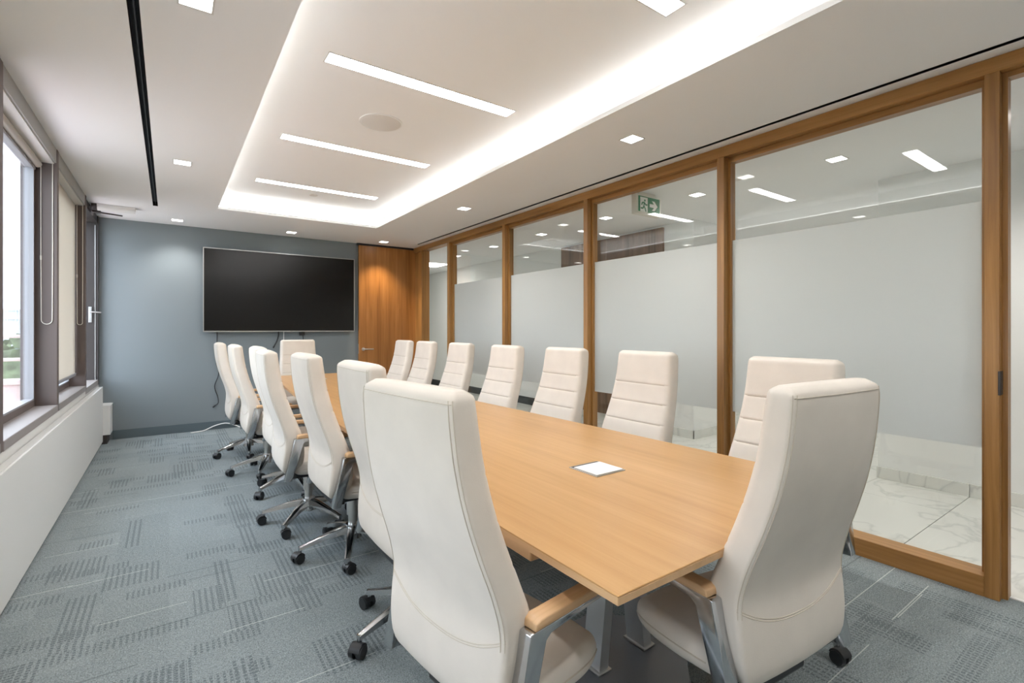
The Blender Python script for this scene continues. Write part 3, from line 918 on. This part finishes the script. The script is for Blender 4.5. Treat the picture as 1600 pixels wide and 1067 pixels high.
for k, y in enumerate((1.33, 3.35, 5.35)):
    w = (1.0, 0.95, 0.8)[k]
    c = 1.445 if k == 0 else 1.40
    pl_ = [(c - .38 * w, y - .12), (c - .26 * w, y - .26), (c + .10 * w, y - .26), (c + .235 * w, y - .14), (c + .235 * w, y + .14), (c + .10 * w, y + .26), (c - .26 * w, y + .26), (c - .38 * w, y + .12)]
    MB().prism(pl_, 0.0, 0.026, 'z', 0.004, 2).build('base_plate', M['base_plate'], tb)
    for s in (-1, 1):
        b0, b1 = 0.125 * s, 0.045 * s
        lg = MB()
        lg.loft([[(c + b0 - .022, y - .045, .026), (c + b0 + .022, y - .045, .026), (c + b0 + .022, y + .045, .026), (c + b0 - .022, y + .045, .026)],
                 [(c + b1 * 1.0 - .022 + (b0 - b1) * .12, y - .045, .60), (c + b1 + .022 + (b0 - b1) * .12, y - .045, .60), (c + b1 + .022 + (b0 - b1) * .12, y + .045, .60), (c + b1 - .022 + (b0 - b1) * .12, y + .045, .60)],
                 [(c + b1 * 2 - .022, y - .045, TZ - .050), (c + b1 * 2 + .022, y - .045, TZ - .050), (c + b1 * 2 + .022, y + .045, TZ - .050), (c + b1 * 2 - .022, y + .045, TZ - .050)]])
        lg.build('leg', M['leg_metal'], tb)
        MB().box(c + b0 - .034, c + b0 + .034, y - .055, y + .055, .026, .034, 0.002, 1).build('foot_flange', M['steel'], tb)
# wooden cable trough slung under the top
MB().box(1.18, 1.62, 1.62, 3.0, 0.60, 0.690, 0.003, 1).build('cable_trough', M['wood_edge'], tb)
MB().box(0.80, 0.86, 1.05, 1.45, 0.670, 0.718, 0.003, 1).build('cable_trough', M['wood_edge'], tb)

def power_box(x, y, s, label):
    p = thing('power_box', label, 'power outlet', (x, y, TZ), 'table power boxes')
    MB().box(x - s, x + s, y - s, y + s, TZ, TZ + 0.0035, 0.001, 1).build('bezel', M['steel'], p)
    MB().box(x - s + .006, x + s - .006, y - s + .006, y + s - .022, TZ + 0.0035, TZ + 0.007, 0.001, 1).build('lid', M['white_plastic'], p)
    MB().box(x - s + .006, x + s - .006, y + s - .020, y + s - .006, TZ + 0.0035, TZ + 0.0042).build('finger_slot', M['black_plastic'], p)
power_box(1.403, 1.402, 0.079, 'square white flush power box in the near end of the tabletop')
power_box(1.40, 5.75, 0.06, 'small flush power box in the far end of the tabletop')

# ------------------------------------------------------------------ conference chair (faces +y, origin on the floor below the column)
BZ = [0.385, 0.392, 0.42, 0.48, 0.55, 0.62, 0.70, 0.80, 0.90, 1.00, 1.08, 1.130, 1.153, 1.166]
BR = [-0.150, -0.175, -0.194, -0.196, -0.190, -0.185, -0.202, -0.236, -0.266, -0.286, -0.295, -0.298, -0.294, -0.272]
BF = [-0.125, -0.102, -0.085, -0.072, -0.072, -0.080, -0.108, -0.145, -0.177, -0.200, -0.212, -0.219, -0.224, -0.246]
BW = [0.158, 0.186, 0.221, 0.241, 0.247, 0.245, 0.239, 0.229, 0.220, 0.213, 0.209, 0.207, 0.202, 0.186]
CROWN = 0.007
def back_at(z):
    return spline(BZ, BR, z), spline(BZ, BF, z), spline(BZ, BW, z)
GROOVES = (0.645, 0.755, 0.865, 0.975)
def ring(z, dr=0.0, df=0.0, pinch=0.0):
    r, f, w = back_at(z)
    r += dr; f += df
    d = f - r
    cf = min(d * 0.40, 0.032)
    cr = min(d * 0.30, 0.015)
    pts = []
    for (c_, cx, cy, a0) in ((cf, w - cf, f - cf, 0), (cf, -(w - cf), f - cf, 90), (cr, -(w - cr), r + cr, 180), (cr, w - cr, r + cr, 270)):
        for k in range(6):
            a = math.radians(a0 + 90 * k / 5)
            pts.append([cx + c_ * math.cos(a), cy + c_ * math.sin(a)])
    # intermediate points on the broad faces
    out = []
    n = len(pts)
    for i in range(n):
        out.append(pts[i])
        if i in (5, 17):
            a, b = pts[i], pts[(i + 1) % n]
            for k in range(1, 8):
                t = k / 8
                out.append([a[0] + (b[0] - a[0]) * t, a[1] + (b[1] - a[1]) * t])
    res = []
    for x, y in out:
        t = 1 - (x / w) ** 2
        if y < r + cr * 0.5:
            y -= CROWN * max(0, t)          # rear face slightly crowned
        if y > f - cf * 0.3:
            y += 0.006 * max(0, t) - pinch
        res.append((x, y, z))
    return res
def make_back_mesh():
    zs = []
    z = BZ[0]
    step = 0.02
    base = [BZ[0], BZ[1], 0.40, 0.41] + [0.42 + i * 0.02 for i in range(36)] + [1.135, 1.145, 1.153, 1.160, 1.164, 1.166]
    ev = [(z, 0.0) for z in base if all(abs(z - g) > 0.012 for g in GROOVES)]
    for g in GROOVES:
        ev += [(g - .010, 0.0), (g - .003, 0.001), (g, 0.004), (g + .003, 0.001), (g + .010, 0.0)]
    ev.sort()
    mb = MB()
    mb.loft([ring(z, pinch=p) for z, p in ev])
    return mb

def chair_proto():
    t = thing('conference_chair', 'x', 'chair', (0, 0, 0), 'cream leather conference chairs')
    back = make_back_mesh().build('backrest', M['leather'], t, smooth=True, angle=60)
    # stitched seams on the rear: two side seams, the swooping lower seam, the top edge
    for s in (-1, 1):
        for dx, dy in ((0.0040, 0.0045), (0.0125, -0.0005)):
            pts = []
            for i in range(30):
                z = 0.585 + (1.148 - 0.585) * i / 29
                r, f, w = back_at(z)
                x_ = w - dx
                pts.append((s * x_, r + dy - CROWN * (1 - (x_ / w) ** 2), z))
            MB().tube(pts, 0.0011, 6).build('side_seam', M['seam'], back, smooth=True)
    def rear_seam(zf, n=40, edge=0.003, rad=0.0013):
        pts = []
        for i in range(n + 1):
            u = -1 + 2 * i / n
            z = zf(u)
            r, f, w = back_at(z)
            xx = u * (w - edge)
            over = max(0, abs(xx) - (w - 0.015))
            yy = r - CROWN * (1 - (xx / w) ** 2) + (0.015 - math.sqrt(max(0, 0.015 ** 2 - over * over)))
            pts.append((xx, yy, z))
        MB().tube(pts, rad, 6).build('rear_seam', M['seam'], back, smooth=True)
    rear_seam(lambda u: 0.548 + 0.062 * abs(u) ** 2.4)
    rear_seam(lambda u: 0.542 + 0.062 * abs(u) ** 2.4)
    rear_seam(lambda u: 1.140, edge=0.006)
    for g in GROOVES:
        r, f, w = back_at(g)
        pts = [(u / 10 * (w - 0.032), f - 0.0030 + 0.006 * (1 - (u / 10 * (w - .032) / w) ** 2), g) for u in range(-10, 11)]
        MB().tube(pts, 0.0022, 6).build('channel_stitch', M['groove'], back, smooth=True)
    # seat cushion: lofted front to back, waterfall front edge
    rings = []
    SY = [-0.12, -0.10, -0.02, 0.06, 0.13, 0.180, 0.207, 0.220]
    ST = [0.450, 0.456, 0.460, 0.462, 0.462, 0.454, 0.438, 0.416]
    SB = [0.390, 0.378, 0.372, 0.370, 0.372, 0.376, 0.384, 0.396]
    SW = [0.215, 0.228, 0.236, 0.238, 0.234, 0.218, 0.196, 0.165]
    for i in range(26):
        y = SY[0] + (SY[-1] - SY[0]) * i / 25
        tz, bz, w = spline(SY, ST, y), spline(SY, SB, y), spline(SY, SW, y)
        cr = min((tz - bz) * .45, 0.038)
        pts = []
        for (cx, cz, a0) in ((w - cr, tz - cr, 0), (-(w - cr), tz - cr, 90), (-(w - cr), bz + cr, 180), (w - cr, bz + cr, 270)):
            for k in range(6):
                a = math.radians(a0 + 90 * k / 5)
                pts.append((cx + cr * math.cos(a), y, cz + cr * math.sin(a)))
            if a0 in (0, 180):
                last = pts[-1]
                nx = (-(w - cr), cz + (cr if a0 == 0 else -cr)) if a0 == 0 else (w - cr, cz - cr)
                for k in range(1, 5):
                    u = k / 5
                    dome = 0.008 * (1 - (2 * u - 1) ** 2) if a0 == 0 else 0
                    pts.append((last[0] + (nx[0] - last[0]) * u, y, last[2] + dome))
        rings.append(pts)
    seat = MB().loft(rings).build('seat', M['leather'], t, smooth=True, angle=60)
    for s in (-1, 1):
        pts = []
        for i in range(18):
            y = -0.08 + 0.27 * i / 17
            w = spline(SY, SW, y); tz, bz = spline(SY, ST, y), spline(SY, SB, y)
            pts.append((s * (w + .0005), y, (tz + bz) / 2))
        MB().tube(pts, 0.0022, 6).build('seat_seam', M['seam'], seat, smooth=True)
    # arms: aluminium strut running down and back from the pad, wood pad on top
    for s in (-1, 1):
        x0, x1 = (0.238, 0.281) if s > 0 else (-0.281, -0.238)
        prof = [(0.160, 0.622), (0.160, 0.612), (-0.072, 0.604), (-0.090, 0.592), (-0.152, 0.366), (-0.194, 0.366), (-0.138, 0.620), (-0.128, 0.622)]
        fr_ = MB().prism(prof, x0, x1, 'x', 0.003, 2).build('arm_frame', M['alu'], t, smooth=True, angle=30)
        xa, xb = (0.10, 0.244) if s > 0 else (-0.244, -0.10)
        MB().box(xa, xb, -0.165, -0.120, 0.370, 0.382, 0.003, 1).build('arm_bracket', M['black_plastic'], fr_)
        MB().prism([(-0.124, 0.622), (-0.120, 0.640), (-0.104, 0.645), (0.135, 0.645), (0.158, 0.640), (0.166, 0.622)], x0 - .002, x1 + .002, 'x', 0.004, 3).build('arm_pad', M['wood_arm'], fr_, smooth=True, angle=30)
    MB().box(-0.11, 0.11, -0.15, 0.12, 0.330, 0.374, 0.008, 2).build('tilt_mechanism', M['black_plastic'], t)
    MB().tube([(0.13, 0.02, 0.350), (0.20, 0.025, 0.347), (0.235, 0.03, 0.343)], 0.006, 8).build('lift_lever', M['black_plastic'], t, smooth=True)
    MB().cyl((0, 0, 0.15), (0, 0, 0.335), 0.026, n=20).cyl((0, 0, 0.22), (0, 0, 0.335), 0.034, n=20).build('gas_column', M['steel'], t, smooth=True)
    MB().cyl((0, 0, 0.085), (0, 0, 0.165), 0.050, 0.040, n=24).build('hub', M['alu'], t, smooth=True)
    # five arched legs, each with a twin-wheel castor
    leg_me = None; cas_me = None
    for k in range(5):
        a = math.radians(90 + 72 * k)
        if leg_me is None:
            rr = []
            for i in range(11):
                u = i / 10
                rad = 0.035 + 0.255 * u
                ztop = 0.158 - 0.070 * u ** 1.25
                th_ = 0.042 - 0.024 * u
                hw_ = 0.026 - 0.010 * u
                rr.append([(rad, -hw_, ztop - th_), (rad, hw_, ztop - th_), (rad, hw_ * .8, ztop - .004), (rad, hw_ * .35, ztop), (rad, -hw_ * .35, ztop), (rad, -hw_ * .8, ztop - .004)])
            leg_me = MB().loft(rr).cyl((0.285, 0, 0.060), (0.285, 0, 0.088), 0.011, n=12).mesh('chair_leg', M['alu'], smooth=True, angle=35)
            cm = MB()
            for s in (-1, 1):
                cm.cyl((0, s * .008, 0.028), (0, s * .028, 0.028), 0.028, 0.026, n=20)
            cm.cyl((0, -.01, 0.028), (0, .01, 0.028), 0.016, n=12)
            cas_me = cm.mesh('castor_wheels', M['black_plastic'], smooth=True, angle=40)
            hood = []
            for s in (-1, 1):
                hood.append([(0.031 * math.cos(q), s * .024, 0.030 + 0.031 * math.sin(q)) for q in [math.radians(15 + i * 15) for i in range(11)]] + [(0.022 * math.cos(q), s * .024, 0.030 + 0.022 * math.sin(q)) for q in [math.radians(165 - i * 15) for i in range(11)]])
            hood_me = MB().loft(hood).cyl((-0.014, 0, 0.052), (-0.014, 0, 0.075), 0.009, n=10).mesh('castor_hood', M['black_plastic'], smooth=True, angle=40)
        lo = bpy.data.objects.new('leg', leg_me); COL.objects.link(lo); lo.parent = t
        lo.rotation_euler = (0, 0, a)
        co = bpy.data.objects.new('castor', hood_me); COL.objects.link(co); co.parent = t
        sw = math.radians((37, 151, 262, 75, 310)[k])
        off = Vector((math.cos(a) * 0.285, math.sin(a) * 0.285, 0))
        co.rotation_euler = (0, 0, sw)
        co.location = off + Vector((math.cos(sw), math.sin(sw), 0)) * 0.014
        wo = bpy.data.objects.new('wheel_pair', cas_me); COL.objects.link(wo); wo.parent = co
    return t

proto = chair_proto()
CHAIRS = [
    # x, y, rotation, label
    (0.752, 1.155, -82, 'largest cream leather chair in the foreground left of the table, seen from behind'),
    (0.900, 1.990, -90, 'cream leather chair on the window side, directly behind the large foreground chair'),
    (0.882, 2.880, -89, 'cream leather chair on the window side, third from the near end of the table'),
    (0.775, 3.500, -91, 'cream leather chair on the window side, fourth from the near end of the table'),
    (0.830, 4.280, -90, 'cream leather chair on the window side, third from the screen wall, mostly hidden'),
    (0.737, 4.950, -90, 'cream leather chair on the window side, second from the screen wall'),
    (0.682, 5.770, -90, 'cream leather chair on the window side nearest the screen wall'),
    (1.400, 0.820, -5, 'cream leather chair at the near end of the table, back to the viewer'),
    (2.140, 1.115, 90, 'cream leather chair on the glass wall side, partly behind the near end chair'),
    (2.140, 1.975, 90, 'cream leather chair on the glass wall side, second from the near end'),
    (2.140, 2.720, 90, 'cream leather chair on the glass wall side, third from the near end'),
    (2.100, 3.430, 90, 'cream leather chair on the glass wall side, middle one of the seven'),
    (2.130, 4.280, 90, 'cream leather chair on the glass wall side, third from the walnut door'),
    (2.130, 5.080, 90, 'cream leather chair on the glass wall side, second from the walnut door'),
    (2.130, 5.720, 90, 'cream leather chair on the glass wall side nearest the walnut door'),
    (1.370, 6.530, 180, 'cream leather chair at the far head of the table in front of the screen'),
]
BASE_ROT = [20, 47, 30, 12, 60, 33, 48, 25, 18, 10, 40, 0, 22, 50, 35, 15]
for i, (x, y, rz, lab) in enumerate(CHAIRS):
    c = proto if i == len(CHAIRS) - 1 else copy_tree(proto)
    c.location = (x, y, 0)
    c.rotation_euler = (0, 0, math.radians(rz))
    c['label'] = lab
    # swivel base turns independently of the seat
    rot = Matrix.Rotation(math.radians(BASE_ROT[i]), 4, 'Z')
    for ch in c.children:
        if ch.name.split('.')[0] in ('leg', 'castor'):
            ch.location = rot @ ch.location
            ch.rotation_euler[2] += math.radians(BASE_ROT[i])

# ------------------------------------------------------------------ outside: terrace, trees, distant buildings
gr = tag(MB().box(-600, -20, -300, 900, -14.2, -14).build('ground', M['ground']), 'distant green and grey ground outside', kind='structure')
rl = thing('terrace_parapet', 'pink stone terrace parapet with rails outside the window', 'railing', (-2.4, 10.0, -0.3))
MB().box(-4.6, -1.05, 9.9, 10.15, -0.30, 0.50, 0.01).build('parapet_wall', M['pink'], rl)
MB().box(-4.6, -1.05, 9.86, 10.19, 0.50, 0.57, 0.01).build('coping', M['pink'], rl)
MB().cyl((-4.6, 10.02, 0.86), (-1.05, 10.02, 0.86), 0.025).build('rail', M['pink'], rl, smooth=True)
MB().cyl((-4.6, 10.02, 1.20), (-1.05, 10.02, 1.20), 0.025).build('rail', M['pink'], rl, smooth=True)
for xx in (-4.5, -3.4, -2.3, -1.15):
    MB().cyl((xx, 10.02, 0.57), (xx, 10.02, 1.20), 0.02).build('rail_post', M['pink'], rl, smooth=True)
tf = tag(MB().box(-4.8, -0.9, 2.0, 10.2, -0.40, -0.30).build('terrace_floor', M['pink']), 'pink paved terrace outside the windows', kind='structure')

def tree(x, y, zg, h, r, label):
    t = thing('tree', label, 'tree', (x, y, zg), 'trees outside the window')
    MB().cyl((x, y, zg), (x, y, zg + h * .6), 0.35, 0.2, n=10).build('trunk', M['bark'], t, smooth=True)
    rng = random.Random(int(x * 7 + y * 13))
    mb = MB()
    for i in range(900):
        a = rng.uniform(0, 2 * math.pi); cz = rng.uniform(-1, 1); q = rng.uniform(0.75, 1.05)
        s = math.sqrt(1 - cz * cz)
        lump = 1 + 0.22 * math.sin(3 * a + cz * 4) + 0.12 * math.sin(7 * a - cz * 6)
        p = Vector((x + r * q * lump * s * math.cos(a), y + r * q * lump * s * math.sin(a), zg + h * .68 + h * .34 * q * lump * cz))
        u = Vector((rng.uniform(-1, 1), rng.uniform(-1, 1), rng.uniform(-1, 1))).normalized()
        v = u.orthogonal().normalized()
        sz = r * 0.13
        vs = [mb.bm.verts.new(p + u * sz), mb.bm.verts.new(p + v * sz * .7), mb.bm.verts.new(p - u * sz), mb.bm.verts.new(p - v * sz * .7)]
        mb.bm.faces.new(vs)
    core = bmesh.ops.create_icosphere(mb.bm, subdivisions=3, radius=1.0)
    for v in core['verts']:
        d = v.co.copy()
        v.co = Vector((x + d.x * r * .86, y + d.y * r * .86, zg + h * .68 + d.z * h * .29))
    tag(mb.build('foliage', M['foliage'], t), kind='stuff')
for x, y, h, r, lab in ((-7.4, 40, 14.6, 4.2, 'large green tree straight beyond the terrace rails'), (-19, 52, 13.8, 4.5, 'green tree left of the terrace view, farther off'),
                        (-2.0, 64, 14.0, 5.0, 'green tree behind the large one outside the window'), (-22, 80, 14.2, 5.5, 'distant green tree farthest out past the terrace')):
    tree(x, y, -14, h, r, lab)
def building(x, y, w, d, h, label):
    b = thing('far_building', label, 'building', (x, y, -14), 'distant buildings')
    MB().box(x - w / 2, x + w / 2, y - d / 2, y + d / 2, -14, -14 + h).build('wall', M['bldg'], b)
    MB().box(x - w / 2 - .4, x + w / 2 + .4, y - d / 2 - .4, y + d / 2 + .4, -14 + h, -13.2 + h).build('roof', M['bldg'], b)
    n = max(2, int(w / 5))
    wm = None
    for r_ in range(max(1, int((h - 3) / 4))):
        for c_ in range(n):
            if wm is None:
                wm = MB().box(-1.2, 1.2, -0.15, 0.15, -1.1, 1.1).mesh('far_window', M['bldg_win'])
            o = bpy.data.objects.new('window', wm); COL.objects.link(o); o.parent = b
            o.location = (-w / 2 + (c_ + .5) * w / n, -d / 2 - .05, 2.6 + r_ * 4)
building(-30, 190, 22, 14, 18, 'pale low building on the horizon outside the window')
building(-58, 240, 30, 16, 19, 'wide pale building on the horizon, farther left')
building(-62, 330, 16, 16, 24, 'tallest distant pale building on the horizon')
